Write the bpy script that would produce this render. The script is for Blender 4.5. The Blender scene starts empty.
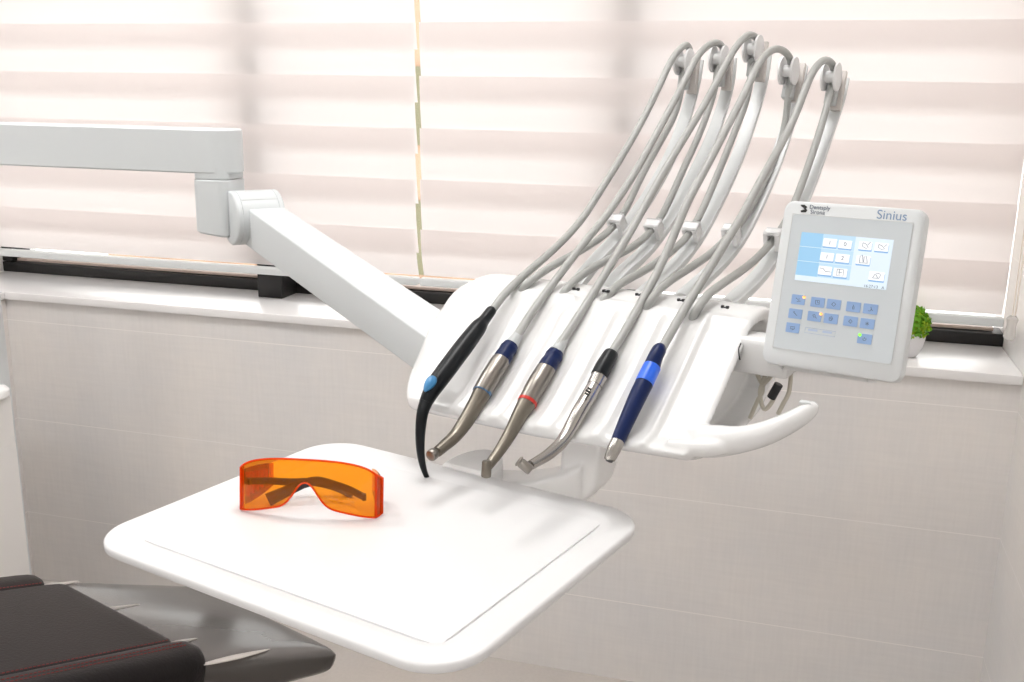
import bpy, bmesh, math, random
from mathutils import Vector, Matrix
random.seed(4)
S = bpy.context.scene
col = S.collection
CAMH = 1.48
V3 = Vector

# ------------------------------------------------------------------ camera
F_PX, PITCH, ROLL, YAW = 1014.9, 0.241477, 0.015335, 0.28244
cy, sy = math.cos(YAW), math.sin(YAW)
_f = V3((-sy, cy, 0)); _r = V3((cy, sy, 0)); _u = V3((0, 0, 1))
_f2 = _f*math.cos(PITCH) - _u*math.sin(PITCH); _u2 = _u*math.cos(PITCH) + _f*math.sin(PITCH)
CR = _r*math.cos(ROLL) + _u2*math.sin(ROLL); CU = -_r*math.sin(ROLL) + _u2*math.cos(ROLL); CF = _f2
cam_d = bpy.data.cameras.new('camera'); cam = bpy.data.objects.new('camera', cam_d); col.objects.link(cam)
cam.matrix_world = Matrix(((CR.x, CU.x, -CF.x, 0), (CR.y, CU.y, -CF.y, 0), (CR.z, CU.z, -CF.z, CAMH), (0, 0, 0, 1)))
cam_d.sensor_width = 36.0; cam_d.lens = F_PX/1024*36.0; cam_d.clip_start = 0.02
S.camera = cam

# ------------------------------------------------------------------ view and world
S.view_settings.view_transform = 'Standard'; S.view_settings.look = 'None'
S.view_settings.gamma = 1.0; S.view_settings.use_curve_mapping = False
S.view_settings.exposure = 0.0
world = bpy.data.worlds.new('daylight'); S.world = world; world.use_nodes = True
bgn = world.node_tree.nodes['Background']
bgn.inputs[0].default_value = (1.0, 0.98, 0.96, 1); bgn.inputs[1].default_value = 3.1
PANEL_LIGHT = 14.0

# ------------------------------------------------------------------ coordinates measured from the photograph
def ray(px, py):
    return CR*((px-512)/F_PX) - CU*((py-341)/F_PX) + CF
T = math.radians(-15.58)                       # the delivery unit is turned this much against the window wall
A = V3((math.cos(T), math.sin(T), 0)); B = V3((-math.sin(T), math.cos(T), 0)); Z = V3((0, 0, 1))
O = V3((0, 0, CAMH))
def W(u, v, z): return O + A*u + B*v + Z*z
def on_u(px, py, u): d = ray(px, py); return O + d*(u/d.dot(A))
def on_v(px, py, v): d = ray(px, py); return O + d*(v/d.dot(B))
def on_y(px, py, y): d = ray(px, py); return O + d*(y/d.y)
def on_z(px, py, z): d = ray(px, py); return O + d*(z/d.z)
SL = math.radians(36.34)                       # slope of the console front
SN = B*(-math.sin(SL)) + Z*math.cos(SL)
def on_s(px, py, off=0.0):
    d = ray(px, py); p0 = B*.96 + Z*(-.37) + SN*off
    return O + d*(p0.dot(SN)/d.dot(SN))

# ------------------------------------------------------------------ materials
def mat(name, colr, rough=.5, metal=0.0, spec=.5, coat=0.0, bump=None, noise=None, emis=None, trans=0.0):
    m = bpy.data.materials.new(name); m.use_nodes = True
    n = m.node_tree.nodes; l = m.node_tree.links; b = n['Principled BSDF']
    b.inputs['Base Color'].default_value = (*colr, 1); b.inputs['Roughness'].default_value = rough
    b.inputs['Metallic'].default_value = metal; b.inputs['Specular IOR Level'].default_value = spec
    b.inputs['Coat Weight'].default_value = coat; b.inputs['Coat Roughness'].default_value = .05
    b.inputs['Transmission Weight'].default_value = trans
    if emis: b.inputs['Emission Color'].default_value = (*emis[0], 1); b.inputs['Emission Strength'].default_value = emis[1]
    tc = n.new('ShaderNodeTexCoord')
    if noise:                                   # (scale, amount)
        t = n.new('ShaderNodeTexNoise'); t.inputs['Scale'].default_value = noise[0]; t.inputs['Detail'].default_value = 6
        mx = n.new('ShaderNodeMix'); mx.data_type = 'RGBA'
        k = noise[1]
        mx.inputs[6].default_value = (*[c*(1-k) for c in colr], 1); mx.inputs[7].default_value = (*[min(1, c*(1+k)) for c in colr], 1)
        l.new(tc.outputs['Object'], t.inputs['Vector']); l.new(t.outputs['Fac'], mx.inputs[0]); l.new(mx.outputs[2], b.inputs['Base Color'])
    if bump:                                    # (scale, strength)
        t = n.new('ShaderNodeTexNoise'); t.inputs['Scale'].default_value = bump[0]; t.inputs['Detail'].default_value = 4
        bp = n.new('ShaderNodeBump'); bp.inputs['Strength'].default_value = bump[1]; bp.inputs['Distance'].default_value = .002
        l.new(tc.outputs['Object'], t.inputs['Vector']); l.new(t.outputs['Fac'], bp.inputs['Height']); l.new(bp.outputs[0], b.inputs['Normal'])
    return m
M = {}
M['unit'] = mat('white_enamel', (.92, .92, .915), .32, noise=(3, .01))
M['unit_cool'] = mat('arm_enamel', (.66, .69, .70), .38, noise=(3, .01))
M['panel'] = mat('panel_plastic', (.72, .745, .755), .3, noise=(4, .01))
M['panel_face'] = mat('panel_membrane', (.63, .68, .71), .35, noise=(4, .01))
M['tray'] = mat('tray_plastic', (.80, .80, .805), .35, noise=(3, .01))
M['console'] = mat('console_plastic', (.78, .78, .775), .25, noise=(3, .01))
M['recess'] = mat('recess_plastic', (.76, .73, .70), .5, noise=(5, .02))
M['hose'] = mat('hose_silicone', (.39, .395, .38), .42, noise=(30, .04))
M['hose2'] = mat('relief_rubber', (.52, .54, .54), .45, noise=(30, .04))
M['clip'] = mat('pulley_plastic', (.84, .84, .84), .35, noise=(30, .03))
M['beige_clip'] = mat('cap_plastic', (.62, .58, .55), .4, noise=(30, .03))
M['whip'] = mat('whip_plastic', (.70, .72, .72), .28, noise=(10, .02))
M['black'] = mat('black_plastic', (.006, .008, .010), .36, spec=.25, bump=(120, .05))
M['black_part'] = mat('black_rubber', (.015, .015, .018), .5, noise=(30, .1))
M['navy'] = mat('navy_anodised', (.004, .014, .075), .4, spec=.22, noise=(40, .08))
M['blue'] = mat('blue_plastic', (.02, .14, .80), .32, noise=(30, .04))
M['lightblue'] = mat('light_blue_plastic', (.06, .25, .50), .28, noise=(30, .04))
M['steel'] = mat('brushed_steel', (.27, .25, .225), .34, 1.0, noise=(60, .06))
M['steel_dark'] = mat('satin_titanium', (.21, .19, .158), .38, 1.0, noise=(60, .06))
M['steel_light'] = mat('polished_steel', (.42, .40, .375), .27, 1.0, noise=(60, .04))
M['red'] = mat('red_ring', (.6, .03, .02), .4, noise=(30, .03))
M['ringblue'] = mat('steel_blue_ring', (.05, .14, .28), .4, noise=(30, .03))
M['mark'] = mat('black_ink', (.02, .02, .02), .5, noise=(30, .03))
M['sill'] = mat('sill_stone', (.86, .845, .84), .22, noise=(8, .012))
M['frame'] = mat('black_frame', (.008, .007, .007), .4, noise=(20, .1))
M['frame_light'] = mat('pink_beige_bead', (.62, .50, .44), .4, noise=(20, .04))
M['rail'] = mat('rail_metal', (.66, .68, .68), .35, noise=(10, .02))
M['cab'] = mat('cabinet_laminate', (.80, .785, .765), .4, noise=(5, .012))
M['cabtop'] = mat('cabinet_top', (.90, .90, .89), .3, noise=(5, .012))
M['paint'] = mat('wall_paint', (.84, .83, .82), .7, noise=(6, .02), bump=(60, .1))
M['ceil'] = mat('ceiling_paint', (.88, .88, .87), .8, noise=(6, .02))
M['leather'] = mat('brown_leather', (.015, .011, .0105), .5, spec=.24, bump=(260, .3), noise=(20, .15))
M['leather_dark'] = mat('dark_leather', (.007, .005, .005), .42, spec=.22, bump=(260, .25), noise=(20, .15))
M['stitch'] = mat('red_thread', (.20, .012, .010), .6, noise=(60, .1))
M['cover'] = mat('glossy_foot_cover', (.075, .068, .063), .13, noise=(4, .06), bump=(9, .12))
M['pot'] = mat('white_ceramic', (.80, .79, .80), .3, noise=(10, .02))
M['leaf'] = mat('moss_green', (.16, .42, .012), .6, noise=(60, .4))
M['leaf2'] = mat('lime_green', (.36, .52, .02), .6, noise=(60, .3))
M['cable'] = mat('beige_cable', (.55, .52, .44), .45, noise=(30, .04))
M['button'] = mat('blue_membrane_key', (.29, .44, .72), .4, noise=(30, .03))
M['print_pale'] = mat('pale_blue_print', (.48, .58, .74), .5, noise=(30, .02))
M['ink'] = mat('dark_grey_print', (.10, .13, .20), .5, noise=(30, .03))
M['inkblue'] = mat('steel_blue_print', (.22, .33, .50), .5, noise=(30, .03))
M['bore'] = mat('bore_black', (.004, .004, .008), .4, noise=(30, .03))
M['screen'] = mat('lcd_screen', (.05, .05, .05), .3, emis=((.80, .92, 1.0), .95))
M['lcd_blue'] = mat('lcd_blue_field', (.05, .05, .05), .3, emis=((.36, .70, 1.0), .85))
M['lcd_pale'] = mat('lcd_pale_field', (.05, .05, .05), .3, emis=((.58, .82, 1.0), .9))
M['lcd_icon'] = mat('lcd_icon', (.05, .05, .05), .3, emis=((1, 1, 1), 1.0))
M['lcd_dark'] = mat('lcd_ink', (.03, .04, .06), .4, emis=((.10, .14, .20), .9))
M['lcd_mid'] = mat('lcd_icon_edge', (.05, .05, .05), .3, emis=((.25, .50, .85), .9))
M['led_orange'] = mat('led_orange', (.3, .1, .02), .3, emis=((1, .50, .16), 1.6))
M['led_green'] = mat('led_green', (.1, .3, .02), .3, emis=((.35, 1, .08), 1.5))
M['lamp'] = mat('lamp_diffuser', (.8, .8, .8), .5, emis=((1, .985, .97), PANEL_LIGHT))
M['floor'] = None

def node_mat(name):
    m = bpy.data.materials.new(name); m.use_nodes = True
    n = m.node_tree.nodes; l = m.node_tree.links
    return m, n, l, n['Principled BSDF']
# large grey-beige tiles with pale horizontal joints
def tile_mat(name, base, z0, step, dark=.06):
    m, n, l, b = node_mat(name); b.inputs['Roughness'].default_value = .42
    tc = n.new('ShaderNodeTexCoord'); sep = n.new('ShaderNodeSeparateXYZ'); l.new(tc.outputs['Object'], sep.inputs[0])
    t1 = n.new('ShaderNodeTexNoise'); t1.inputs['Scale'].default_value = 1.7; t1.inputs['Detail'].default_value = 7; t1.inputs['Roughness'].default_value = .6
    l.new(tc.outputs['Object'], t1.inputs['Vector'])
    mp = n.new('ShaderNodeMapping'); mp.inputs['Scale'].default_value = (120, 120, 9); l.new(tc.outputs['Object'], mp.inputs[0])
    t2 = n.new('ShaderNodeTexNoise'); t2.inputs['Scale'].default_value = 1; t2.inputs['Detail'].default_value = 3; l.new(mp.outputs[0], t2.inputs['Vector'])
    mp3 = n.new('ShaderNodeMapping'); mp3.inputs['Scale'].default_value = (7, 7, 110); l.new(tc.outputs['Object'], mp3.inputs[0])
    t3 = n.new('ShaderNodeTexNoise'); t3.inputs['Scale'].default_value = 1; t3.inputs['Detail'].default_value = 3; l.new(mp3.outputs[0], t3.inputs['Vector'])
    ramp = n.new('ShaderNodeValToRGB'); ramp.color_ramp.elements[0].position = .35; ramp.color_ramp.elements[1].position = .68
    ramp.color_ramp.elements[0].color = (base[0]*.93, base[1]*.94, base[2]*.95, 1); ramp.color_ramp.elements[1].color = (base[0]*1.06, base[1]*1.035, base[2]*1.0, 1)
    l.new(t1.outputs['Fac'], ramp.inputs[0])
    a = n.new('ShaderNodeMath'); a.operation = 'ADD'; l.new(t2.outputs['Fac'], a.inputs[0]); l.new(t3.outputs['Fac'], a.inputs[1])
    mr = n.new('ShaderNodeMapRange'); mr.inputs[1].default_value = .6; mr.inputs[2].default_value = 1.4; mr.inputs[3].default_value = 1-dark; mr.inputs[4].default_value = 1+dark
    l.new(a.outputs[0], mr.inputs[0])
    mul = n.new('ShaderNodeVectorMath'); mul.operation = 'SCALE'; l.new(ramp.outputs[0], mul.inputs[0]); l.new(mr.outputs[0], mul.inputs['Scale'])
    s = n.new('ShaderNodeMath'); s.operation = 'SUBTRACT'; s.inputs[1].default_value = z0; l.new(sep.outputs['Z'], s.inputs[0])
    d = n.new('ShaderNodeMath'); d.operation = 'DIVIDE'; d.inputs[1].default_value = step; l.new(s.outputs[0], d.inputs[0])
    f = n.new('ShaderNodeMath'); f.operation = 'FRACT'; l.new(d.outputs[0], f.inputs[0])
    c = n.new('ShaderNodeMath'); c.operation = 'LESS_THAN'; c.inputs[1].default_value = .0075; l.new(f.outputs[0], c.inputs[0])
    mx = n.new('ShaderNodeMix'); mx.data_type = 'RGBA'; l.new(c.outputs[0], mx.inputs[0]); l.new(mul.outputs[0], mx.inputs[6])
    mx.inputs[7].default_value = (base[0]*1.13, base[1]*1.12, base[2]*1.11, 1); l.new(mx.outputs[2], b.inputs['Base Color'])
    return m
M['tile'] = tile_mat('grey_linen_tile', (.79, .765, .75), .8155, .2985, .035)
M['tile_side'] = tile_mat('pale_linen_tile', (.76, .745, .735), .8155, .2985, .03)
M['floor'] = tile_mat('stone_floor', (.56, .52, .49), -5, 50)
# thin translucent blind fabric
def translucent(name, refl, tran, f=.5):
    m = bpy.data.materials.new(name); m.use_nodes = True; n = m.node_tree.nodes; l = m.node_tree.links
    n.remove(n['Principled BSDF']); out = n['Material Output']
    d = n.new('ShaderNodeBsdfDiffuse'); t = n.new('ShaderNodeBsdfTranslucent'); mx = n.new('ShaderNodeMixShader')
    d.inputs[0].default_value = (*refl, 1); t.inputs[0].default_value = (*tran, 1); mx.inputs[0].default_value = f
    l.new(d.outputs[0], mx.inputs[1]); l.new(t.outputs[0], mx.inputs[2]); l.new(mx.outputs[0], out.inputs[0])
    return m
M['blind'] = translucent('blind_fabric', (.88, .835, .82), (.96, .90, .885), .42)
M['tape'] = translucent('ladder_tape', (.92, .89, .86), (.95, .88, .8), .5)
def tinted(name, tint, gloss=(1, .9, .8), ior=1.45, rough=.03):
    m = bpy.data.materials.new(name); m.use_nodes = True; n = m.node_tree.nodes; l = m.node_tree.links
    n.remove(n['Principled BSDF']); out = n['Material Output']
    t = n.new('ShaderNodeBsdfTransparent'); g = n.new('ShaderNodeBsdfGlossy'); mx = n.new('ShaderNodeMixShader'); fr = n.new('ShaderNodeFresnel')
    fr.inputs[0].default_value = ior; t.inputs[0].default_value = (*tint, 1); g.inputs[0].default_value = (*gloss, 1); g.inputs[1].default_value = rough
    l.new(fr.outputs[0], mx.inputs[0]); l.new(t.outputs[0], mx.inputs[1]); l.new(g.outputs[0], mx.inputs[2])
    return m, n, l, mx, out
def tinted_final(name, tint, body=None, k=0.0, **kw):
    m, n, l, mx, out = tinted(name, tint, **kw)
    if body:
        d = n.new('ShaderNodeBsdfDiffuse'); tr = n.new('ShaderNodeBsdfTranslucent'); ad = n.new('ShaderNodeMixShader'); m2 = n.new('ShaderNodeMixShader')
        d.inputs[0].default_value = (*body, 1); tr.inputs[0].default_value = (*body, 1); ad.inputs[0].default_value = .5
        l.new(d.outputs[0], ad.inputs[1]); l.new(tr.outputs[0], ad.inputs[2]); m2.inputs[0].default_value = k
        l.new(mx.outputs[0], m2.inputs[1]); l.new(ad.outputs[0], m2.inputs[2]); l.new(m2.outputs[0], out.inputs[0])
    else: l.new(mx.outputs[0], out.inputs[0])
    return m
M['orange'] = tinted_final('orange_lens', (1.0, .60, .10), (1.0, .36, .01), .09)
M['orange_edge'] = tinted_final('orange_edge', (1.0, .26, .03), (1.0, .14, .01), .6)
M['temple'] = mat('dark_brown_temple', (.010, .006, .005), .3, noise=(30, .1))
M['glass'] = tinted_final('window_glass', (.96, .97, .97), gloss=(1, 1, 1))
M['highlight'] = tinted_final('milky_highlight', (.97, .96, .95), (.85, .80, .76), .55, gloss=(1, 1, 1), rough=.06)  # pale body colour imitating bright reflections on the foot cover
M['clear'] = tinted_final('clear_plastic', (.93, .92, .91), (.9, .88, .86), .35, gloss=(1, 1, 1))

# ------------------------------------------------------------------ helpers
def tag(o, label=None, cat=None, group=None, kind=None):
    if label: o['label'] = label
    if cat: o['category'] = cat
    if group: o['group'] = group
    if kind: o['kind'] = kind
    return o
def empty(name, loc, label=None, cat=None, group=None):
    o = bpy.data.objects.new(name, None); col.objects.link(o); o.location = loc; o.empty_display_size = .02
    bpy.context.view_layer.update()
    return tag(o, label, cat, group)
def wm(o):
    m = o.matrix_basis.copy()
    return (wm(o.parent) @ o.matrix_parent_inverse @ m) if o.parent else m
def build(name, bm, m, parent=None, smooth=True, mods=None, origin=None, sharp=35):
    """world-space bmesh -> one mesh object whose origin sits at its own centre or at the given point"""
    if origin is None:
        lo = V3([min(v.co[i] for v in bm.verts) for i in range(3)]); hi = V3([max(v.co[i] for v in bm.verts) for i in range(3)])
        origin = V3(((lo.x+hi.x)/2, (lo.y+hi.y)/2, lo.z))
    for v in bm.verts: v.co -= origin
    bmesh.ops.recalc_face_normals(bm, faces=bm.faces)
    me = bpy.data.meshes.new(name); bm.to_mesh(me); bm.free()
    o = bpy.data.objects.new(name, me); col.objects.link(o)
    for k in (m if isinstance(m, (list, tuple)) else [m]): me.materials.append(M[k] if isinstance(k, str) else k)
    if parent:
        o.parent = parent
        o.location = origin - wm(parent).translation
    else: o.location = origin
    if smooth:
        for p in me.polygons: p.use_smooth = True
        me.set_sharp_from_angle(angle=math.radians(sharp))
    for (t, kw) in (mods or []):
        md = o.modifiers.new(t, t)
        for a, b_ in kw.items(): setattr(md, a, b_)
    return o
def obox(bm, c, ax, half, bevel=0.0, seg=3, mi=0):
    """oriented box: centre, three unit axes, half sizes"""
    r = bmesh.ops.create_cube(bm, size=2.0)
    vs = r['verts']
    for v in vs: v.co = c + ax[0]*(v.co.x*half[0]) + ax[1]*(v.co.y*half[1]) + ax[2]*(v.co.z*half[2])
    fs = set(f for v in vs for f in v.link_faces)
    for f in fs: f.material_index = mi
    if bevel:
        es = list(set(e for v in vs for e in v.link_edges))
        bmesh.ops.bevel(bm, geom=es, offset=bevel, segments=seg, affect='EDGES', profile=.5)
    return bm
XYZ = (V3((1, 0, 0)), V3((0, 1, 0)), V3((0, 0, 1)))
UVZ = (A, B, Z)
def bx(x0, x1, y0, y1, z0, z1, bevel=0.0, bm=None):
    bm = bm or bmesh.new()
    return obox(bm, V3(((x0+x1)/2, (y0+y1)/2, (z0+z1)/2)), XYZ, ((x1-x0)/2, (y1-y0)/2, (z1-z0)/2), bevel)
def ubx(u0, u1, v0, v1, z0, z1, bevel=0.0, bm=None):
    bm = bm or bmesh.new()
    return obox(bm, W((u0+u1)/2, (v0+v1)/2, (z0+z1)/2), UVZ, ((u1-u0)/2, (v1-v0)/2, (z1-z0)/2), bevel)
def catmull(pts, n):
    out = []; P = [pts[0]*2-pts[1]] + list(pts) + [pts[-1]*2-pts[-2]]
    for i in range(1, len(P)-2):
        for k in range(n):
            t = k/n; a, b, c, d = P[i-1], P[i], P[i+1], P[i+2]
            out.append(.5*((2*b) + (c-a)*t + (2*a-5*b+4*c-d)*t*t + (3*b-3*c+d-a)*t**3))
    out.append(P[-2]); return out
def smooth_path(pts, rad, n=6):
    """pts Vectors, rad list or number -> dense path and radii"""
    if not isinstance(rad, (list, tuple)): rad = [rad]*len(pts)
    q = catmull(pts, n); rr = []
    for i in range(len(pts)-1):
        for k in range(n): rr.append(rad[i]+(rad[i+1]-rad[i])*k/n)
    rr.append(rad[-1]); return q, rr
def tube(bm, pts, rad, seg=14, n=6, cap=True, dense=False, flat=1.0, up=None, mi=0, twist_dir=None):
    """swept tube; flat scales the second cross axis"""
    if dense: q, rr = pts, (rad if isinstance(rad, (list, tuple)) else [rad]*len(pts))
    else: q, rr = smooth_path(pts, rad, n)
    rings = []; prev = None
    for i, p in enumerate(q):
        t = (q[min(i+1, len(q)-1)] - q[max(i-1, 0)]).normalized()
        if up is not None: s = t.cross(up).normalized()
        elif prev is None:
            s = t.cross(V3((0, 0, 1)));
            if s.length < .1: s = t.cross(V3((1, 0, 0)))
            s.normalize()
        else: s = (prev - t*prev.dot(t)).normalized()
        prev = s; w = t.cross(s).normalized()
        rings.append([bm.verts.new(p + s*(math.cos(a)*rr[i]) + w*(math.sin(a)*rr[i]*flat)) for a in [2*math.pi*k/seg for k in range(seg)]])
    for i in range(len(rings)-1):
        for k in range(seg):
            f = bm.faces.new((rings[i][k], rings[i][(k+1) % seg], rings[i+1][(k+1) % seg], rings[i+1][k])); f.material_index = mi
    if cap:
        for r_ in (rings[0], rings[-1]):
            try: bm.faces.new(r_).material_index = mi
            except ValueError: pass
    return bm
def loft(bm, rings, cap=True, closed=True, mi=0):
    R_ = [[bm.verts.new(p) for p in r_] for r_ in rings]; n = len(R_[0])
    for i in range(len(R_)-1):
        for k in range(n if closed else n-1):
            bm.faces.new((R_[i][k], R_[i][(k+1) % n], R_[i+1][(k+1) % n], R_[i+1][k])).material_index = mi
    if cap:
        bm.faces.new(R_[0]).material_index = mi; bm.faces.new(R_[-1]).material_index = mi
    return R_
def cyl(bm, p0, p1, r0, r1=None, seg=24, rnd=0.0):
    r1 = r0 if r1 is None else r1
    if rnd: pts = [p0, p0+(p1-p0).normalized()*rnd*.3, p0+(p1-p0).normalized()*rnd, p1-(p1-p0).normalized()*rnd, p1-(p1-p0).normalized()*rnd*.3, p1]; rr = [r0-rnd, r0-rnd*.3, r0, r1, r1-rnd*.3, r1-rnd]
    else: pts = [p0, p1]; rr = [r0, r1]
    return tube(bm, pts, rr, seg=seg, dense=True)
def rrect(hw, hh, r, n=8):
    out = []
    for cx, cyy, a0 in ((hw-r, hh-r, 0), (-hw+r, hh-r, 90), (-hw+r, -hh+r, 180), (hw-r, -hh+r, 270)):
        for k in range(n+1):
            a = math.radians(a0 + 90*k/n); out.append((cx+r*math.cos(a), cyy+r*math.sin(a)))
    return out
def sub_tag(o, label): o['label'] = label; return o

# ================================================================== SETTING
XL, XR, YW, YB, ZC = -2.2, .472, 2.34, -2.2, 2.75
SILL = CAMH - .579
def struct(name, bm, m, parent=None, **kw):
    o = build(name, bm, m, parent, **kw)
    if not parent: o['kind'] = 'structure'
    return o
struct('floor', bx(-2.75, .75, YB-.15, 2.95, -.12, 0), 'floor', smooth=False, origin=V3((0, 0, 0)))
struct('ceiling', bx(-2.75, .75, YB-.15, 2.95, ZC, ZC+.12), 'ceil', smooth=False)
struct('wall_back', bx(-2.6, XR+.15, YW, 2.75, 0, SILL-.024), 'tile', smooth=False, origin=V3((0, YW, 0)))
struct('wall_back', bx(-2.6, XR+.15, 2.40, 2.75, 2.45, ZC), 'paint', smooth=False)
struct('wall_left', bx(-2.6, XL, YB, YW, 0, SILL-.024), 'tile', smooth=False, origin=V3((XL, 0, 0)))
struct('wall_left', bx(-2.6, -2.44, YB, 2.75, SILL, ZC), 'paint', smooth=False)
struct('wall_right', bx(XR, XR+.15, YB, 2.75, 0, ZC), 'tile_side', smooth=False, origin=V3((XR, 0, 0)))
struct('wall_front', bx(-2.6, XR+.15, YB-.12, YB, 0, ZC), 'paint', smooth=False)
# stone sill, turning the corner onto the left wall
struct('trim_1', bx(-2.44, XR-.0005, YW-.012, 2.63, SILL-.022, SILL, .002), 'sill')
struct('trim_2', bx(-2.44, XL+.012, YB+.01, YW-.0125, SILL-.022, SILL, .002), 'sill')
# the window: black frame, pane, mullions
wf = bmesh.new()
bx(-2.44, XR, 2.60, 2.68, SILL, CAMH-.548, .002, wf); bx(-2.44, XR, 2.60, 2.68, 2.40, 2.45, .002, wf)
bx(-2.44, -2.40, 2.601, 2.679, SILL+.034, 2.40, .002, wf)
win = struct('window_1', wf, 'frame')
struct('window_sash', bx(-2.40, XR-.022, 2.62, 2.66, CAMH-.546, CAMH-.538, .001), 'frame_light', win)
for xm in (-1.445, -.44):
    struct('mullion', bx(xm-.038, xm+.038, 2.515, 2.599, SILL, 2.45, .002), 'frame', win)
struct('window_pane', bx(-2.40, XR-.001, 2.635, 2.641, CAMH-.539, 2.40), 'glass', win, smooth=False)

# ------------------------------------------------------------------ outside, seen through the slits of the blinds
hb = empty('building', V3((-7.5, 14, -3)), 'peach rendered building with olive window shutters seen through the slit between the blinds', 'building')
build('wall', bx(-11.0, -3.2, 14, 18, -3, 2.8), mat('peach_render', (.42, .27, .18), .8, noise=(2, .1)), hb, smooth=False)
for k in range(6):
    for j in range(2):
        build('shutter', bx(-10.4+1.2*k, -9.8+1.2*k, 13.94, 13.99, -1.2+1.9*j, -.1+1.9*j, .01), mat('olive_shutter', (.16, .15, .08), .6, noise=(8, .1)) if (k, j) == (0, 0) else bpy.data.materials['olive_shutter'], hb)

# ------------------------------------------------------------------ blinds
PITCH_S, YBL = .1285, 2.46
def blind(x0, x1, label, lbl2):
    root = empty('window_blind', V3(((x0+x1)/2, YBL, CAMH-.50)), label, 'blind', 'blinds over the window')
    build('bottom_rail', bx(x0, x1, YBL-.013, YBL+.013, CAMH-.500, CAMH-.480, .003), 'rail', root)
    build('head_rail', bx(x0, x1, YBL-.03, YBL+.03, 2.40, 2.449, .003), 'rail', root)
    k = 0; z = CAMH - .352 - PITCH_S
    while z + PITCH_S*.2 < 2.40 - CAMH + CAMH:
        zt = z + PITCH_S                       # strong line: top edge of this slat, in front of the slat above
        bm = bmesh.new(); top = min(zt, 2.395); bot = z - PITCH_S*.50
        if k == 0: bot = z + .0045
        prof = []
        n = 10
        for i in range(n+1):
            t = i/n; zz = top + (bot-top)*t
            yy = YBL - .011 + .024*t - .005*math.sin(math.pi*t)
            prof.append((yy, zz))
        xs = [x0 + .003, x1 - .003]
        sag = random.uniform(-.0012, .0012)
        rows = [[bm.verts.new((x, y, zz + (sag if j else 0))) for (y, zz) in prof] for j, x in enumerate(xs)]
        for i in range(n): bm.faces.new((rows[0][i], rows[1][i], rows[1][i+1], rows[0][i+1]))
        s = build('slat', bm, 'blind', root)
        z += PITCH_S; k += 1
        if k > 14: break
    return root
bl1 = blind(-2.395, -.9735, 'long white slatted blind left of the slit, behind the support arm', None)
bl2 = blind(-.9655, .440, 'white slatted blind right of the slit, behind the hoses and control panel', None)
cd = bmesh.new()
tube(cd, [V3((.452, 2.43, 2.40)), V3((.452, 2.43, 1.6)), V3((.452, 2.43, CAMH-.47))], .0016, seg=8, n=2)
tube(cd, [V3((.460, 2.435, 2.40)), V3((.460, 2.435, 1.6)), V3((.4575, 2.43, CAMH-.47))], .0016, seg=8, n=2)
cdo = build('cord', cd, 'tape', bl2)
wt = bmesh.new()
tube(wt, [V3((.4525, 2.425, CAMH-.468+.012*0)), V3((.452, 2.425, CAMH-.475)), V3((.4515, 2.425, CAMH-.490)), V3((.450, 2.425, CAMH-.515)), V3((.449, 2.425, CAMH-.523))], [.007, .013, .010, .013, .008], seg=16, n=4)
build('cord_weight', wt, 'clear', cdo)

# ------------------------------------------------------------------ plant on the sill
pc = on_z(902, 353.5, -.579); pc = V3((pc.x, pc.y-.015, SILL))
plant = empty('potted_plant', pc, 'small green moss ball plant in a white pot on the sill behind the control panel', 'plant')
bm = bmesh.new()
rp = [(.0, 0), (.026, 0), (.031, .003), (.041, .022), (.0455, .045), (.045, .058), (.042, .060), (.040, .056), (.0, .054)]
loft(bm, [[pc + V3((r_*math.cos(a), r_*math.sin(a), h+.0005)) for a in [2*math.pi*k/32 for k in range(32)]] for (r_, h) in rp[1:-1]], cap=True)
build('pot', bm, 'pot', plant)
bm = bmesh.new(); bm2 = bmesh.new(); fc = pc + V3((0, 0, .074))
bmesh.ops.create_icosphere(bm, subdivisions=3, radius=.042, matrix=Matrix.Translation(fc))
for i in range(1500):
    th, ph = random.uniform(0, 2*math.pi), math.acos(random.uniform(-.55, 1))
    d = V3((math.sin(ph)*math.cos(th), math.sin(ph)*math.sin(th), math.cos(ph)*.9))
    p = fc + d*random.uniform(.040, .054); r_ = random.uniform(.003, .006)
    tgt = bm2 if random.random() < .22 else bm
    a = d.cross(V3((random.random(), random.random(), random.random()))).normalized(); c_ = d.cross(a)
    q0 = [tgt.verts.new(p + a*r_*math.cos(t) + c_*r_*math.sin(t)*.7 + d*r_*(.3 if t else .9)) for t in (0, 1.26, 2.5, 3.77, 5.0)]
    tp = tgt.verts.new(p - d*.006)
    for k in range(5): tgt.faces.new((q0[k], q0[(k+1) % 5], tp))
    tgt.faces.new(q0)
fo = build('foliage', bm, 'leaf', plant); build('leaf_tips', bm2, 'leaf2', fo)

# ------------------------------------------------------------------ cabinet in the left corner
cy0 = 1.33; cxr = on_y(16, 440, 1.75).x
cb = empty('cabinet', V3((cxr-.22, cy0+.2, 0)), 'tall white cabinet with a rounded white top at the left edge', 'cabinet')
build('body', bx(cxr-.455, cxr, cy0, cy0+.42, .06, CAMH-.668, .004), 'cab', cb)
build('plinth', bx(cxr-.44, cxr-.02, cy0+.03, cy0+.40, 0, .06), 'frame', cb)
bm = bmesh.new()
rr_ = rrect(.238, .222, .035)
zt = CAMH - .656
def top_ring(ins, z): return [V3((cxr-.2275 + x*(1-ins/.238), cy0+.205 + y*(1-ins/.222), z)) for x, y in rr_]
loft(bm, [top_ring(.004, zt-.012), top_ring(0, zt-.008), top_ring(0, zt+.004), top_ring(.004, zt+.010), top_ring(.014, zt+.014)])
build('cabinet_top', bm, 'cabtop', cb)
build('side_panel', bx(cxr-.0005, cxr+.0008, cy0+.002, cy0+.418, .07, on_y(16, 442, 1.75).z, .0003), 'cab', cb)
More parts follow.
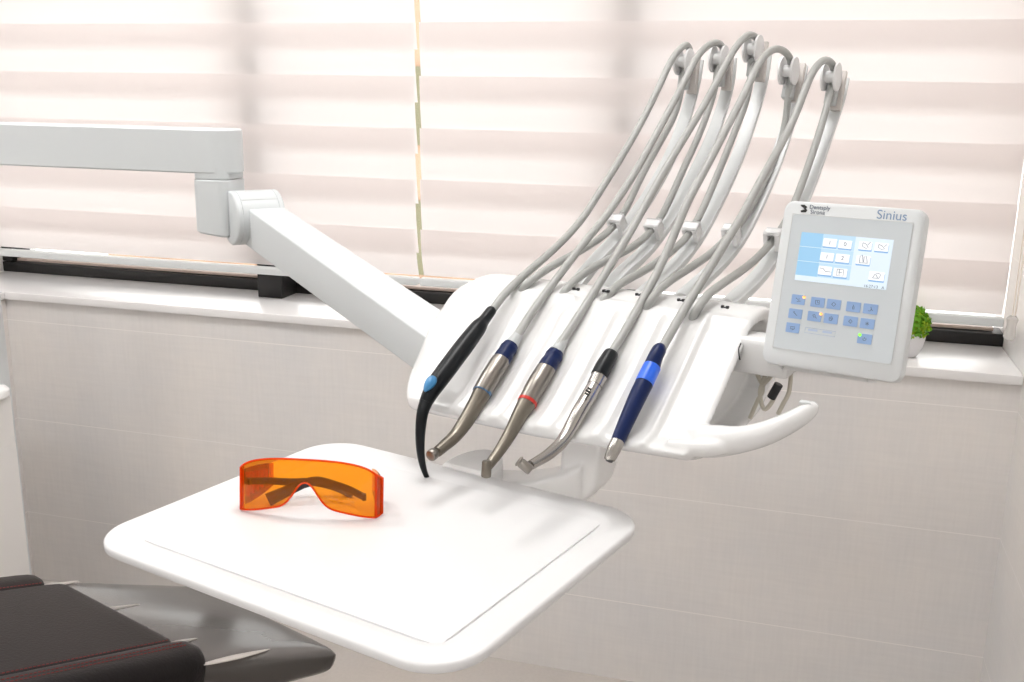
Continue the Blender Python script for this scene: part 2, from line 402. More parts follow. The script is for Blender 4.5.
build('door', bx(cxr-.450, cxr-.005, cy0-.018, cy0, .08, CAMH-.798, .002), 'cab', cb)
build('drawer', bx(cxr-.450, cxr-.005, cy0-.018, cy0, CAMH-.794, CAMH-.674, .002), 'cab', cb)

# ------------------------------------------------------------------ ceiling lights (outside the frame)
for i, (lx, ly) in enumerate([(-1.7, 1.35), (-.45, 1.35), (-1.7, -1.15), (-.45, -1.15)]):
    r0 = empty('ceiling_light', V3((lx, ly, ZC-.03)), ('square flush ceiling light nearest the window, left', 'square flush ceiling light nearest the window, right', 'square flush ceiling light at the room back, left', 'square flush ceiling light at the room back, right')[i], 'ceiling light', 'ceiling lights')
    fm = bmesh.new()
    for sx, s_y, hx, hy in ((0, .31, .32, .01), (0, -.31, .32, .01), (.31, 0, .01, .30), (-.31, 0, .01, .30)):
        obox(fm, V3((lx+sx, ly+s_y, ZC-.0155)), XYZ, (hx, hy, .015))
    build('lamp_frame', fm, 'rail', r0, smooth=False)
    build('diffuser', bx(lx-.30, lx+.30, ly-.30, ly+.30, ZC-.02, ZC-.012), 'lamp', r0, smooth=False)

# ================================================================== DELIVERY UNIT
unit = empty('dental_delivery_unit', V3((-1.72, 1.75, 0)), 'white dental delivery unit with swinging arms, whip console and control panel', 'dental unit')
# ---- console body
prof = [(.957, -.391), (.947, -.384), (.9445, -.374), (.951, -.3655), (.965, -.3575), (1.00, -.334), (1.05, -.2975), (1.095, -.2635), (1.112, -.252),
        (1.135, -.244), (1.17, -.243), (1.205, -.253), (1.232, -.280), (1.24, -.315), (1.225, -.360), (1.18, -.392), (1.10, -.402), (1.0, -.400)]
def dens(p, n=5):
    q = catmull([V3((a, b, 0)) for a, b in p+[p[0]]], n)[:-1]; return [(v.x, v.y) for v in q]
pd = dens(prof)
cvx, cvz = 1.09, -.325
HU = [-.69, -.64, -.578, -.508, -.447]
def groove(u, v, z):
    """shallow channels under each handpiece on the sloping front"""
    if v > 1.125 or z < -.38: return 0.0
    k = 0.0
    fade = min(1, max(0, (1.125-v)/.03))
    for h in HU:
        d = abs(u-h)
        if d < .0265: k = max(k, (1-(d/.0265)**4)*.0050)
    if u > -.418: k = max(k, .0055*min(1, (u+.418)/.004))
    return k*fade
def lip(u, z):
    if z > -.355: return 0.0
    return (.005 + .010*min(1, max(0, (u+.56)/.19)))*min(1, (-.355-z)/.02)
bm = bmesh.new(); rings = []
U0, U1 = -.792, -.366
us = [U0 + .045*(1-math.cos(math.pi/2*i/8)) for i in range(9)]
insL = [1 - math.sqrt(max(0, 1-((.045-(u-U0))/.045)**2)) for u in us]
x_ = us[-1]+.003
while x_ < U1-.010: us.append(x_); insL.append(0); x_ += .003
for u, ins in ((U1-.008, 0), (U1-.003, .02), (U1, .07), (U1, .16), (U1-.004, .19), (U1-.03, .20)): us.append(u); insL.append(ins*.999+1e-6 if ins else 0)
for u, ins in zip(us, insL):
    k = ins*.62 if u < -.7 else ins
    ring = []
    for v, z in pd:
        g = groove(u, v, z)
        v2 = v + g*math.sin(SL); z2 = z - g*math.cos(SL) + lip(u, z)
        if 1.118 < v and z > -.30: z2 -= .0035*min(1, (v-1.118)/.004)
        v2 = v2 + (cvx-v2)*k; z2 = z2 + (cvz-z2)*k
        sh_ = .034*min(1, max(0, (1.06-v2)/.11))*min(1, max(0, (-.70-u)/.09))
        ring.append(W(u + sh_, v2, z2))
    rings.append(ring)
loft(bm, rings)
# handle horn sweeping out at the lower right
hp = [(672, 436, 1.02, .013), (690, 439, .998, .0165), (706, 441, .987, .0180), (721, 441, .984, .0170), (743, 439, .980, .0140), (769, 432, .987, .0125), (796, 419, .99, .0105), (811, 408.5, .993, .0085), (817, 404, .994, .004)]
tube(bm, [on_v(a, b, c) for a, b, c, d in hp], [d for a, b, c, d in hp], seg=20, n=6, flat=1.0)
tube(bm, [on_v(a, b, c) for a, b, c, d in ((668, 445, .958, .007), (690, 448, .960, .0092), (708, 448.5, .966, .0092), (728, 445, .974, .0085), (745, 440, .982, .0075))], [.007, .0092, .0092, .0085, .0075], seg=16, n=5)
console = build('console_body', bm, 'console', unit, sharp=180, mods=[('REMESH', dict(mode='VOXEL', voxel_size=.0022, use_smooth_shade=True)), ('SMOOTH', dict(factor=.5, iterations=2))])
build('handle_cap', obox(bmesh.new(), on_v(806, 402.5, .992), (A, B, Z), (.006, .004, .0012), .0005), 'rail', console)
# raised finger strip at the right of the last holder
# slots where the supply hoses enter, and little screws at the whip feet
# ---- whips
def upath(L, u0, u1=None):
    u1 = u0 if u1 is None else u1
    return [on_u(x, y, u0 + (u1-u0)*i/(len(L)-1)) for i, (x, y) in enumerate(L)]
WH = [
 (-.668, [(566, 300), (590, 266), (621, 235), (640, 209), (660, 178), (678, 140), (690, 103), (696, 76), (698, 60)]),
 (-.615, [(596, 303), (618, 275), (640, 258), (659, 235), (676, 209), (692, 178), (709, 146), (721, 112), (729, 84), (731, 58)]),
 (-.555, [(632, 304), (653, 286), (678, 264), (699, 236), (718, 200), (738, 158), (752, 117), (763, 80), (766, 50)]),
 (-.492, [(676, 304), (690, 291), (717, 267), (739, 241), (757, 205), (776, 163), (788, 125), (796, 98), (802, 66)]),
 (-.428, [(722, 310), (744, 292), (765, 270), (782, 241), (803, 200), (817, 163), (831, 121), (839, 100), (843, 78)])]
BH = [
 [(689, 48), (690.5, 55), (687, 66), (683, 77), (680, 95), (674, 117), (659.7, 143), (642, 175), (627, 207), (616, 224), (603, 236), (590, 245), (572.7, 255), (551.5, 266.4), (535.7, 277), (523, 288)],
 [(721, 44.5), (724, 52), (721, 62), (717, 75.7), (713, 96), (700.8, 131.4), (683, 169.6), (667, 206), (655, 226), (643, 239), (627, 250.5), (602, 262.5), (586.8, 271.7), (574, 281), (562.5, 294)],
 [(756.5, 37.6), (759.4, 46.4), (756.5, 58), (752, 70), (747, 99), (736, 128.5), (718.4, 172.5), (701.5, 212), (692, 229), (684, 240), (672, 251), (647.5, 269), (620.8, 283), (611, 292), (603, 301)],
 [(788.7, 55), (791.5, 67), (790, 81.6), (788, 98), (786, 118), (780, 146), (765, 181), (750.6, 207.7), (736, 229), (724, 241), (707, 257), (678.3, 275), (660, 288.5), (653, 298), (647.5, 307)],
 [(832.7, 64), (834.5, 78), (830.5, 93), (824, 117), (815, 146), (797.5, 196), (784, 225), (771, 243), (750, 265), (717.3, 287), (705, 298), (699, 307), (694, 315)]]
FH = [
 [(490, 313.5), (508.5, 289), (540.8, 261), (562, 241.5), (582, 219.4), (597, 196), (615.7, 166.6), (633.3, 137), (648.9, 108), (662.6, 78.7), (673, 57), (685, 44.5)],
 [(513, 343), (532, 312), (564, 269), (587, 239), (604, 219), (627.5, 185), (645, 155), (671, 107), (686, 78.7), (694.5, 61), (703.5, 49), (714, 42.5)],
 [(558, 347), (579, 316), (605, 274), (622, 246), (637.7, 219), (653.8, 189), (677.3, 149), (700.8, 111), (718.4, 78.7), (729, 58), (738.5, 43.5), (748.5, 34.5)],
 [(611, 354), (628.7, 325), (655, 277), (669, 247), (680, 220), (689, 199), (706.6, 166.6), (724, 133), (741.8, 99), (753.6, 74), (764, 56), (777, 48)],
 [(662, 348), (681.5, 314), (698, 287), (716, 258), (740, 219), (753.6, 194), (768, 167), (785.8, 136), (797.5, 110), (807, 84.5), (815, 68), (824.5, 59.5)]]
HR = .0054
def ribbon(bm, path, hw, th, up=A):
    q, rr = smooth_path(path, 1.0, 5); rings = []
    for _ in range(12): q = [q[0]] + [(q[k-1]+q[k]*2+q[k+1])/4 for k in range(1, len(q)-1)] + [q[-1]]
    for i, p in enumerate(q):
        t = (q[min(i+1, len(q)-1)]-q[max(i-1, 0)]).normalized(); nn = t.cross(A).normalized()
        f = i/(len(q)-1); w = hw*(1.05-.1*f); h = th*(1.5-.8*f)
        # shallow channel section: two ribs either side of a sunk web
        sec = [(-w, -h), (w, -h), (w, h), (w*.72, h*1.05), (w*.62, h*.1), (-w*.62, h*.1), (-w*.72, h*1.05), (-w, h)]
        rings.append([p + A*a + nn*b_ for a, b_ in sec])
    loft(bm, rings); return bm
for i, (uw, L) in enumerate(WH):
    pth = upath(L, uw)
    bm = ribbon(bmesh.new(), pth, .0105, .0036)
    wh = build('whip', bm, 'whip', unit, mods=[('BEVEL', dict(width=.0008, segments=2))])
    t_top = (pth[-1]-pth[-2]).normalized(); nt = t_top.cross(A).normalized()   # towards the back
    if nt.y < 0: nt = -nt
    # pulley guide at the top: two cheeks and a hub, clear-white
    hx, hy = [(684, 62), (719, 59), (753, 49), (788.5, 71), (831, 77)][i]; pc_ = on_u(hx, hy, uw-.003)
    bm = bmesh.new()
    for s in (-1, 1):
        c0 = pc_ + A*(s*.0095)
        tube(bm, [c0 - A*.0022, c0 - A*.0016, c0 + A*.0016, c0 + A*.0022], [.019, .021, .021, .019], seg=28, dense=True)
    tube(bm, [pc_ - A*.0085, pc_ + A*.0085], [.009, .009], seg=16, dense=True)
    obox(bm, pc_ + B*.012 - Z*.006, (A, t_top.cross(A).normalized(), t_top), (.0065, .004, .019), .001)
    build('hose_guide', bm, 'clip', wh)
    bm = bmesh.new()
    cc = on_u(*[(695, 75), (729, 71), (763, 62), (799, 83), (840, 91)][i], uw+.004) - B*.006
    obox(bm, cc, (A, t_top.cross(A).normalized(), t_top), (.0075, .0045, .031), .001)
    cp = build('end_cap', bm, 'beige_clip', wh)
    bm = bmesh.new(); g2 = on_u(hx+1, hy+19, uw-.003) - B*.004
    obox(bm, g2, (A, t_top.cross(A).normalized(), t_top), (.0085, .0065, .014), .0015); build('clamp', bm, 'hose2', wh)
    # hook that holds the hose half-way down
    hx, hy = [(616, 222), (653.5, 227), (691.5, 230), (731, 232.5), (773, 237)][i]
    hc = on_u(hx, hy, uw+.001)
    tt = (upath(BH[i], uw)[8] - upath(BH[i], uw)[6]).normalized(); nn = tt.cross(A).normalized()
    if nn.z < 0: nn = -nn
    bm = bmesh.new()
    obox(bm, hc + nn*.0075, (A, nn, tt), (.0092, .0019, .0068), .0015)
    for s in (-1, 1):
        obox(bm, hc + A*(s*.0082) - nn*(.004 if s > 0 else 0), (A, nn, tt), (.0018, .0115 if s > 0 else .0075, .008 if s < 0 else .010), .0012)
    build('hose_hook', bm, 'clip', wh)
    # foot socket and black screw
    fb = pth[0]; tf = (pth[1]-pth[0]).normalized()
    bm = bmesh.new(); tube(bm, [fb - tf*.012, fb + tf*.004, fb + tf*.014], [.013, .0125, .0105], seg=18, n=3)
    build('whip_foot', bm, 'whip', wh)
    bm = bmesh.new(); px_ = [(576, 289), (606, 291), (639, 294.5), (681, 300), (725, 307)][i]
    cpt = on_z(px_[0], px_[1], -.2415)
    obox(bm, cpt - A*.003, (A, B, Z), (.0016, .002, .0016), .0004); obox(bm, cpt + A*.003, (A, B, Z), (.0016, .002, .0016), .0004); obox(bm, cpt - Z*.0006, (A, B, Z), (.0034, .0012, .0008), .0003)
    build('screw', bm, 'black_part', wh)

# ---- control panel
a_p = A.copy(); til = math.radians(13.5)
rt = (M and A*math.cos(math.radians(-1.2)) + Z*math.sin(math.radians(1.2))*-0.0).normalized()
dn = (-Z*math.cos(til) - B*math.sin(til)).normalized()
PW = .145
kk = PW/7.62*7.62
TLc = O + (CR*2.06470836 + CU*1.06614032 + CF*7.61990005)*PW
def panel_corner(px, py, n, p0):
    d = ray(px, py); return O + d*((p0-O).dot(n)/d.dot(n))
# plane of the panel face through the centre, then its four corners
nrm = rt.cross(dn).normalized()
if nrm.y > 0: nrm = -nrm                       # faces the operator
cpx = panel_corner(843, 289, nrm, TLc + rt*.0725 + dn*.09)
cTL, cTR, cBR, cBL = [panel_corner(x, y, nrm, cpx) for x, y in ((787, 198.5), (930, 210.5), (898, 383), (758, 363))]
pw_ = ((cTR-cTL).length + (cBR-cBL).length)/2; ph_ = ((cBL-cTL).length + (cBR-cTR).length)/2
pcen = (cTL+cTR+cBR+cBL)/4
rx = ((cTR-cTL)+(cBR-cBL)).normalized(); dx = ((cBL-cTL)+(cBR-cTR)); dx = (dx - rx*dx.dot(rx)).normalized(); nx = rx.cross(dx).normalized()
if nx.dot(nrm) < 0: nx = -nx
print('panel size', pw_, ph_, 'centre', pcen)
def PP(s, t, h=0.0): return pcen + rx*(s*pw_/2) + dx*(t*ph_/2) + nx*h       # s,t in -1..1, t downwards
bm = bmesh.new(); rr_ = rrect(1, 1, .13, 6)
def pring(sc, h, r=.13): return [PP(x*sc[0], y*sc[1], h) for x, y in rrect(1, 1, r, 6)]
loft(bm, [pring((.86, .88), -.034), pring((.96, .965), -.030), pring((1.0, 1.0), -.020), pring((1.0, 1.0), -.008), pring((.985, .988), -.0015), pring((.955, .963), .0)])
bmesh.ops.subdivide_edges(bm, edges=[], cuts=1)
panel = build('control_panel', bm, 'panel', unit)
def pix(px, py, h): return panel_corner(px, py, nx, pcen + nx*h)
def quad_plate(bm, pts, th, r=None):
    """thin plate with pixel-measured corners laid on the panel face, th thick"""
    f = [bm.verts.new(p + nx*th) for p in pts]; b_ = [bm.verts.new(p) for p in pts]
    n = len(pts); bm.faces.new(f); bm.faces.new(list(reversed(b_)))
    for k in range(n): bm.faces.new((f[k], f[(k+1) % n], b_[(k+1) % n], b_[k]))
def plate(s0, s1, t0, t1, h0, h1, r=.0, bm=None):
    bm = bm or bmesh.new()
    c = PP((s0+s1)/2, (t0+t1)/2); hw = (s1-s0)*pw_/4; hh = (t1-t0)*ph_/4
    pts = [c + rx*x + dx*y for x, y in rrect(hw, hh, max(r, .0002), 4)]
    loft(bm, [[p + nx*h0 for p in pts], [p + nx*h1 for p in pts]]); return bm
build('membrane', plate(-.84, .84, -.83, .79, -.0008, .0006, .003), 'panel_face', panel, smooth=False)
def st(cx_, cy_):   # crop coordinates of the 3.41x enlargement -> panel s,t
    p = pix(750 + cx_/3.41, 190 + cy_/3.41, .0006) - pcen
    return p.dot(rx)/(pw_/2), p.dot(dx)/(ph_/2)
def crect(x, y, w, h):  # centre x,y and size (in enlargement px) -> s,t ranges
    s, t = st(x, y); ws = w/3.41*2/131.; hs = h/3.41*2/166.
    return s-ws/2, s+ws/2, t-hs/2, t+hs/2
# screen
sTL, sTR, sBR, sBL = st(180, 142), st(492, 172), st(462, 343), st(150, 304)
s0, s1 = (sTL[0]+sBL[0])/2, (sTR[0]+sBR[0])/2; t0, t1 = (sTL[1]+sTR[1])/2, (sBL[1]+sBR[1])/2
print('screen', s0, s1, t0, t1)
bm = bmesh.new(); qf = [PP(a, b, .0006) for a, b in ((-.845, -.835), (.845, -.835), (.845, .795), (-.845, .795), (-.845, -.835))]
tube(bm, qf, .00035, seg=6, dense=True); build('bezel_line', bm, 'rail', panel)
scr = build('screen', plate(s0, s1, t0, t1, .0005, .0010), 'screen', panel, smooth=False)
dW = s1-s0; dH = t1-t0
def spl(name, a, b, c, d, m, h=.0011, r=.0, parent=None): return build(name, plate(s0+dW*a, s0+dW*b, t0+dH*c, t0+dH*d, .0009, h, r), m, parent or panel, smooth=False)
sc2 = bmesh.new()
def splb(bm, a, b, c, d, h, r=0): plate(s0+dW*a, s0+dW*b, t0+dH*c, t0+dH*d, .0009, h, r, bm)
bm = bmesh.new()
for j in range(3): splb(bm, 0, .245, .30*j+.0, .30*j+.29, .00112)
build('menu_bar', bm, 'lcd_blue', panel, smooth=False)
bm = bmesh.new()
for j, w in enumerate((.60, .60, .60)): splb(bm, .245, w, .30*j+.0, .30*j+.29, .00112)
build('menu_field', bm, 'lcd_pale', panel, smooth=False)
icons = [(273, 180, 50, 32), (325, 186, 48, 32), (394, 190, 46, 32), (449, 195, 48, 32), (263, 228, 50, 32), (316, 233, 50, 32), (386, 239, 50, 34), (256, 275, 50, 34), (308, 282, 50, 34), (432, 294, 54, 34)]
for (x, y, w, h) in icons:
    a_, b_, c_, d_ = crect(x, y, w*.86, h*.86)
    build('icon_base', plate(*crect(x, y+5, w*.88, h*.86), .0010, .00118, .0007), 'lcd_mid', panel, smooth=False)
    bm = plate(a_, b_, c_, d_, .0010, .0013, .0007)
    ic = build('screen_icon', bm, 'lcd_icon', panel, smooth=False)
# text helper -> mesh
def text_mesh(name, txt, s, t, size, m, parent, h=.0008, bold=0.0):
    cu = bpy.data.curves.new(name, 'FONT'); cu.body = txt; cu.size = size; cu.extrude = .00012; cu.offset = bold
    cu.align_x = 'CENTER'; cu.align_y = 'CENTER'
    to = bpy.data.objects.new(name, cu); col.objects.link(to)
    dg = bpy.context.evaluated_depsgraph_get(); me = bpy.data.meshes.new_from_object(to.evaluated_get(dg))
    bpy.data.objects.remove(to); bm = bmesh.new(); bm.from_mesh(me); bpy.data.meshes.remove(me)
    for v in bm.verts:
        c = v.co.copy(); v.co = PP(s, t, h) + rx*c.x - dx*c.y + nx*(c.z)
    return build(name, bm, m, parent, smooth=False)
for (x, y, w, h), tx in zip(icons, ('1', '0', None, None, '1', '2', None, None, None, None)):
    s, t = st(x, y)
    if tx: text_mesh('digit', tx, s, t, .0062, 'lcd_dark', panel, .0014)
def strokes(name, lines, m, parent, h, r=.00028):
    bm = bmesh.new()
    for ln in lines:
        pts = [PP(*st(x, y), h) for x, y in ln]
        tube(bm, pts, r, seg=6, dense=True)
    return build(name, bm, m, parent)
strokes('icon_drawing', [[(386, 180), (396, 184), (404, 196), (396, 200), (384, 192), (386, 180)], [(402, 188), (412, 178)], [(440, 186), (450, 190), (460, 202), (450, 204), (438, 196), (440, 186)], [(458, 194), (468, 186)]], 'lcd_dark', panel, .0014)
strokes('icon_drawing', [[(374, 246), (376, 226), (384, 222), (386, 246)], [(388, 246), (390, 228), (398, 226), (400, 248)], [(372, 248), (402, 250)]], 'lcd_dark', panel, .0014)
strokes('icon_drawing', [[(238, 266), (250, 268), (258, 278), (276, 280)], [(298, 270), (320, 272), (318, 294), (296, 292), (298, 270)], [(302, 280), (314, 282)], [(306, 270), (304, 290)]], 'lcd_dark', panel, .0014)
strokes('icon_drawing', [[(418, 300), (426, 288), (440, 284), (446, 290), (440, 302), (418, 300)], [(430, 290), (436, 300)]], 'lcd_dark', panel, .0014)
s, t = st(418, 330); text_mesh('clock', '16:27:13   A', s+.02, t, .0042, 'lcd_dark', panel, .0014)
# keys
keys = [(165, 374), (231, 383), (286, 390), (353, 399), (411, 406), (155, 422), (220, 431), (276, 439), (343, 448), (400, 456), (146, 470), (391, 508)]
glyphs = [[[(-10, -8), (4, 4), (4, -6)], [(-6, 8), (10, 6)]], [[(-8, -8), (8, -7), (7, 9), (-9, 8), (-8, -8)], [(0, -8), (0, 2), (5, 2)]], [[(-9, 0), (0, -9), (9, 0), (0, 9), (-9, 0)]],
          [[(-3, 9), (-3, -2), (3, -2), (3, 9), (-3, 9)], [(0, -4), (0, -9)]], [[(-9, 7), (-2, 9), (4, 0), (2, -9)], [(4, 0), (9, 8)]], [[(-8, -8), (7, 8)], [(-8, -8), (-2, -9)]],
          [[(-7, -6), (2, -8), (5, 0), (-3, 4), (-7, -6)], [(4, 3), (9, 9)]], [[(-8, 6), (-6, -5), (4, -8), (8, 0), (2, 8), (-8, 6)], [(-2, -2), (4, 2)]], [[(-8, 2), (0, -9), (8, 2), (4, 3), (0, 9), (-4, 3), (-8, 2)]],
          [[(-7, -4), (7, 4)], [(-7, 4), (7, -4)], [(0, -8), (0, 8)]], [[(-9, -5), (9, -4), (8, 5), (-9, 4), (-9, -5)], [(-3, 8), (4, 8)]], [[(-6, -5), (-7, 4), (0, 8), (6, 4), (6, -4)], [(0, -8), (0, 0)]]]
for (x, y), gl in zip(keys, glyphs):
    a_, b_, c_, d_ = crect(x, y, 44, 33)
    kb = build('button', plate(a_, b_, c_, d_, .0004, .0013, .0008), 'button', panel, smooth=False)
    strokes('button_symbol', [[(x+p*.8, y+q*.8) for p, q in g] for g in gl], 'ink', panel, .0013, .00026)
for (x, y), m in (((185, 366), 'led_orange'), ((242, 423), 'led_orange'), ((375, 494), 'led_green')):
    bm = bmesh.new(); bmesh.ops.create_uvsphere(bm, u_segments=12, v_segments=8, radius=.0017, matrix=Matrix.Translation(PP(*st(x, y), .0014)))
    build('indicator_light', bm, m, panel)
strokes('label_frame', [[(190, 468), (292, 483), (288, 501), (186, 486), (190, 468)]], 'print_pale', panel, .0007, .0002)
for x, y in ((214, 478), (263, 485)): build('label_print', plate(*crect(x, y, 30, 7), .0005, .0008, .0003), 'print_pale', panel, smooth=False)
s, t = st(238, 60); text_mesh('maker_lettering', 'Dentsply', s, t-.0, .0062, 'ink', panel, .0002)
s, t = st(230, 76); text_mesh('maker_lettering', 'Sirona', s, t, .0062, 'ink', panel, .0002)
s, t = st(483, 92); text_mesh('model_lettering', 'Sinius', s, t-.015, .0135, 'inkblue', panel, .0002)
bm = bmesh.new()   # maker's mark: a dark S-like pair of half drops
for pts in ([(172, 50), (186, 50), (195, 58), (190, 64), (176, 57)], [(195, 70), (190, 76), (174, 76), (172, 70), (186, 66), (180, 60), (192, 64)]):
    q = [PP(*st(x, y), .0001) for x, y in pts]; quad_plate(bm, q, .0004)
build('maker_mark', bm, 'mark', panel, smooth=False)
# mount block between console and panel
m1 = pcen - rx*(pw_/2*.8) + dx*(ph_/2*.74) - nx*.020
mb = obox(bmesh.new(), W(-.365, 1.115, -.2895), UVZ, (.052, .022, .0215), .007)
build('panel_mount', mb, 'console', unit)
build('mount_shell', obox(bmesh.new(), pcen + dx*(ph_*.40) - nx*.040 - rx*.010, (rx, dx, nx), (.046, .017, .010), .005), 'console', panel)
bm = bmesh.new(); tube(bm, [on_v(x, y, 1.075) for x, y in ((741, 343), (738.8, 349), (739.2, 356), (740, 360))], .0008, seg=8, n=4)
build('mount_seal', bm, 'black_part', console)
# loose cables below the panel
cabs = [[(758, 350), (757, 372), (763, 388), (757, 402), (750, 418)], [(766, 350), (765, 375), (760, 392), (764, 409), (772, 402), (778, 388)], [(780, 352), (774, 372), (762, 386)], [(791, 374), (789, 392), (783, 404), (778, 414)]]
for L in cabs:
    bm = tube(bmesh.new(), [on_v(x, y, 1.13) for x, y in L], .0026, seg=10, n=6); build('cable', bm, 'cable', unit)
p0, p1 = on_v(777, 386, 1.128), on_v(772, 396, 1.128); p0, p1 = on_v(779, 384, 1.128), on_v(771, 398, 1.128)
build('cable_plug', cyl(bmesh.new(), p0, p1, .0052, rnd=.001), 'black_part', unit)

# ---- lower arm, elbow, upper arm and column
YF, YC = 1.708, 1.75
J = on_y(262, 224, YC); K = on_y(433, 343, 1.28)
ad = (K-J).normalized(); hperp = V3((ad.y, -ad.x, 0)).normalized()
if hperp.y > 0: hperp = -hperp                 # points to the camera side
nv_ = ad.cross(hperp).normalized()
if nv_.z < 0: nv_ = -nv_
AW, AH = .036, .038
bm = bmesh.new(); rings = []
for t_, sc in ((.0, 1.0), (.25, 1.0), (.5, 1.0), (.75, 1.0), (1.0, 1.0)):
    c = J + (K + ad*.09 - J)*t_
    rings.append([c + hperp*(x*AW) + nv_*(y*(AH-.0095*t_)) for x, y in rrect(1, 1, .11, 4)])
loft(bm, rings); build('lower_arm', bm, 'unit_cool', unit)
# elbow: vertical sleeve, horizontal drum with round cheeks
ex = on_y(220.5, 200, YC); ecx, ecy = ex.x, YC
zt_, zs_, zb_ = on_y(220, 129.5, YF).z, on_y(220, 180, YF).z, on_y(215, 236, YF).z
RW = .0378
bm = bmesh.new(); rg = []
for z, ins in ((zb_, .004), (zb_+.004, 0), (zs_-.003, 0), (zs_-.001, .0015)):
    rg.append([V3((ecx + x*(RW-ins), ecy + y*(.042-ins), z - (x*.004 if z < zs_-.02 else 0))) for x, y in rrect(1, 1, .5, 8)])
loft(bm, rg)
elbow = build('elbow', bm, 'unit_cool', unit)
dc = on_y(254, 217, YC); df = dc + hperp*.047; RD = .052; DL = .094
def ell(c, r, n=40): return [c + ad*(math.cos(2*math.pi*k/n)*r) + nv_*(math.sin(2*math.pi*k/n)*r) for k in range(n)]
bm = bmesh.new()
loft(bm, [ell(df - hperp*a, r_) for a, r_ in ((-.0, RD-.004), (.001, RD-.0015), (.003, RD), (.010, RD), (.0105, RD-.001), (.011, RD-.001), (.0115, RD), (.082, RD), (.0825, RD-.001), (.083, RD-.001), (.0835, RD), (.091, RD), (.094, RD-.003))])
build('elbow_drum', bm, 'unit_cool', elbow)
bm = bmesh.new()
for k in range(1): tube(bm, [df - hperp*x + (ad*math.cos(.92)+nv_*math.sin(.92))*(RD+.0002) for x in (.012, .045, .082)], .0007, seg=6, n=2)
build('seam', bm, 'rail', elbow)
# upper arm
xe = on_y(240, 150, YC).x; hw = .042; yc = YC
bm = bmesh.new(); pts = []
for k in range(13):
    a = -math.pi/2 + math.pi*k/12; pts.append((xe-hw + hw*math.cos(a), yc + hw*math.sin(a)))
pts = [(-1.72, yc-hw)] + pts + [(-1.72, yc+hw)]
def arm_ring(ins, z): return [V3((x - (ins if x > -1.7 else 0), yc+(y-yc)*(1-ins/hw), z)) for x, y in pts]
zu0 = on_y(100, 169.5, YF).z
loft(bm, [arm_ring(.003, zu0), arm_ring(0, zu0+.003), arm_ring(0, zt_-.003), arm_ring(.003, zt_)])
ua = build('upper_arm', bm, 'unit_cool', unit)
bm = bmesh.new()
loft(bm, [[V3((ecx + x*(RW-.001), ecy + y*.0405, z)) for x, y in rrect(1, 1, .5, 8)] for z in (zs_+.0005, zu0+.012)])
build('arm_collar', bm, 'unit_cool', ua)
bm = bmesh.new(); tube(bm, [V3((-1.72, 1.75, z)) for z in (0, .03, .031, 1.30, zt_+.02)], [.14, .14, .05, .045, .045], seg=32, dense=True)
build('column', bm, 'unit_cool', unit)

# ---- tray support under the console
bm = bmesh.new(); rings = []
for (u, v, z, hu, hv) in [(-.560, 1.03, -.474, .030, .022), (-.545, 1.035, -.4715, .026, .024), (-.536, 1.04, -.460, .026, .026), (-.533, 1.045, -.440, .026, .030), (-.532, 1.05, -.41, .027, .034), (-.532, 1.05, -.393, .030, .036)]:
    rings.append([W(u + x*hu, v + y*hv, z) for x, y in rrect(1, 1, .25, 5)])
loft(bm, rings); rings = []
for (u, v, z, hv, hz) in [(-.70, .99, -.474, .02, .006), (-.66, .995, -.474, .03, .007), (-.62, 1.005, -.473, .034, .009), (-.585, 1.02, -.470, .034, .013), (-.55, 1.03, -.463, .032, .020), (-.525, 1.035, -.455, .028, .026)]:
    rings.append([W(u, v + x*hv, z + y*hz) for x, y in rrect(1, 1, .4, 5)])
loft(bm, rings); build('tray_post', bm, 'unit', unit, sharp=180, mods=[('REMESH', dict(mode='VOXEL', voxel_size=.002, use_smooth_shade=True)), ('SMOOTH', dict(factor=.5, iterations=10))])
bm = bmesh.new()   # tongue-shaped latch cover rising behind the tray rim
def tongue(ins, z, dz=0):
    o = []
    for k in range(17):
        a = math.pi*k/16; u = -.655 + (.034-ins)*math.cos(a)*(1.0 if abs(math.cos(a)) < .9 else 1.02); v = .955 + ins + (.062-2*ins)*math.sin(a)**.8 if math.sin(a) > 0.001 else .955+ins
        o.append(W(u, v, z + (v-.95)*.10*dz))
    return o
loft(bm, [tongue(0, -.470), tongue(0, -.4485, 1), tongue(.003, -.4455, 1)])
build('latch_cover', bm, 'unit', unit)

# ================================================================== TRAY
tu0, tu1, tv0, tv1 = -.874, -.413, .583, .962
tcx, tcv = (tu0+tu1)/2, (tv0+tv1)/2; thu, thv = (tu1-tu0)/2, (tv1-tv0)/2
tray = empty('instrument_tray', W(tcx, tcv, -.4625), 'rectangular white instrument tray with raised rim under the console', 'tray')
def tring(ins, z, r=.052): return [W(tcx+x, tcv+y, z) for x, y in rrect(thu-ins, thv-ins, max(.008, r-ins*.6), 10)]
bm = bmesh.new()
loft(bm, [tring(.012, -.4625), tring(.003, -.461), tring(0, -.4585), tring(0, -.4525), tring(.001, -.4508), tring(.003, -.450), tring(.022, -.450), tring(.0245, -.4504), tring(.037, -.4548), tring(.041, -.4552)])
build('tray_body', bm, 'tray', tray, sharp=60)
bm = bmesh.new()
pts0 = [(x + (-.0015 if x > 0 else 0), y) for x, y in rrect(thu-.0375, thv-.0375, .008, 5)]
loft(bm, [[W(tcx+x, tcv+y, z) for x, y in pts0] for z in (-.4550, -.4530)])
build('tray_liner', bm, 'tray', tray, smooth=False)

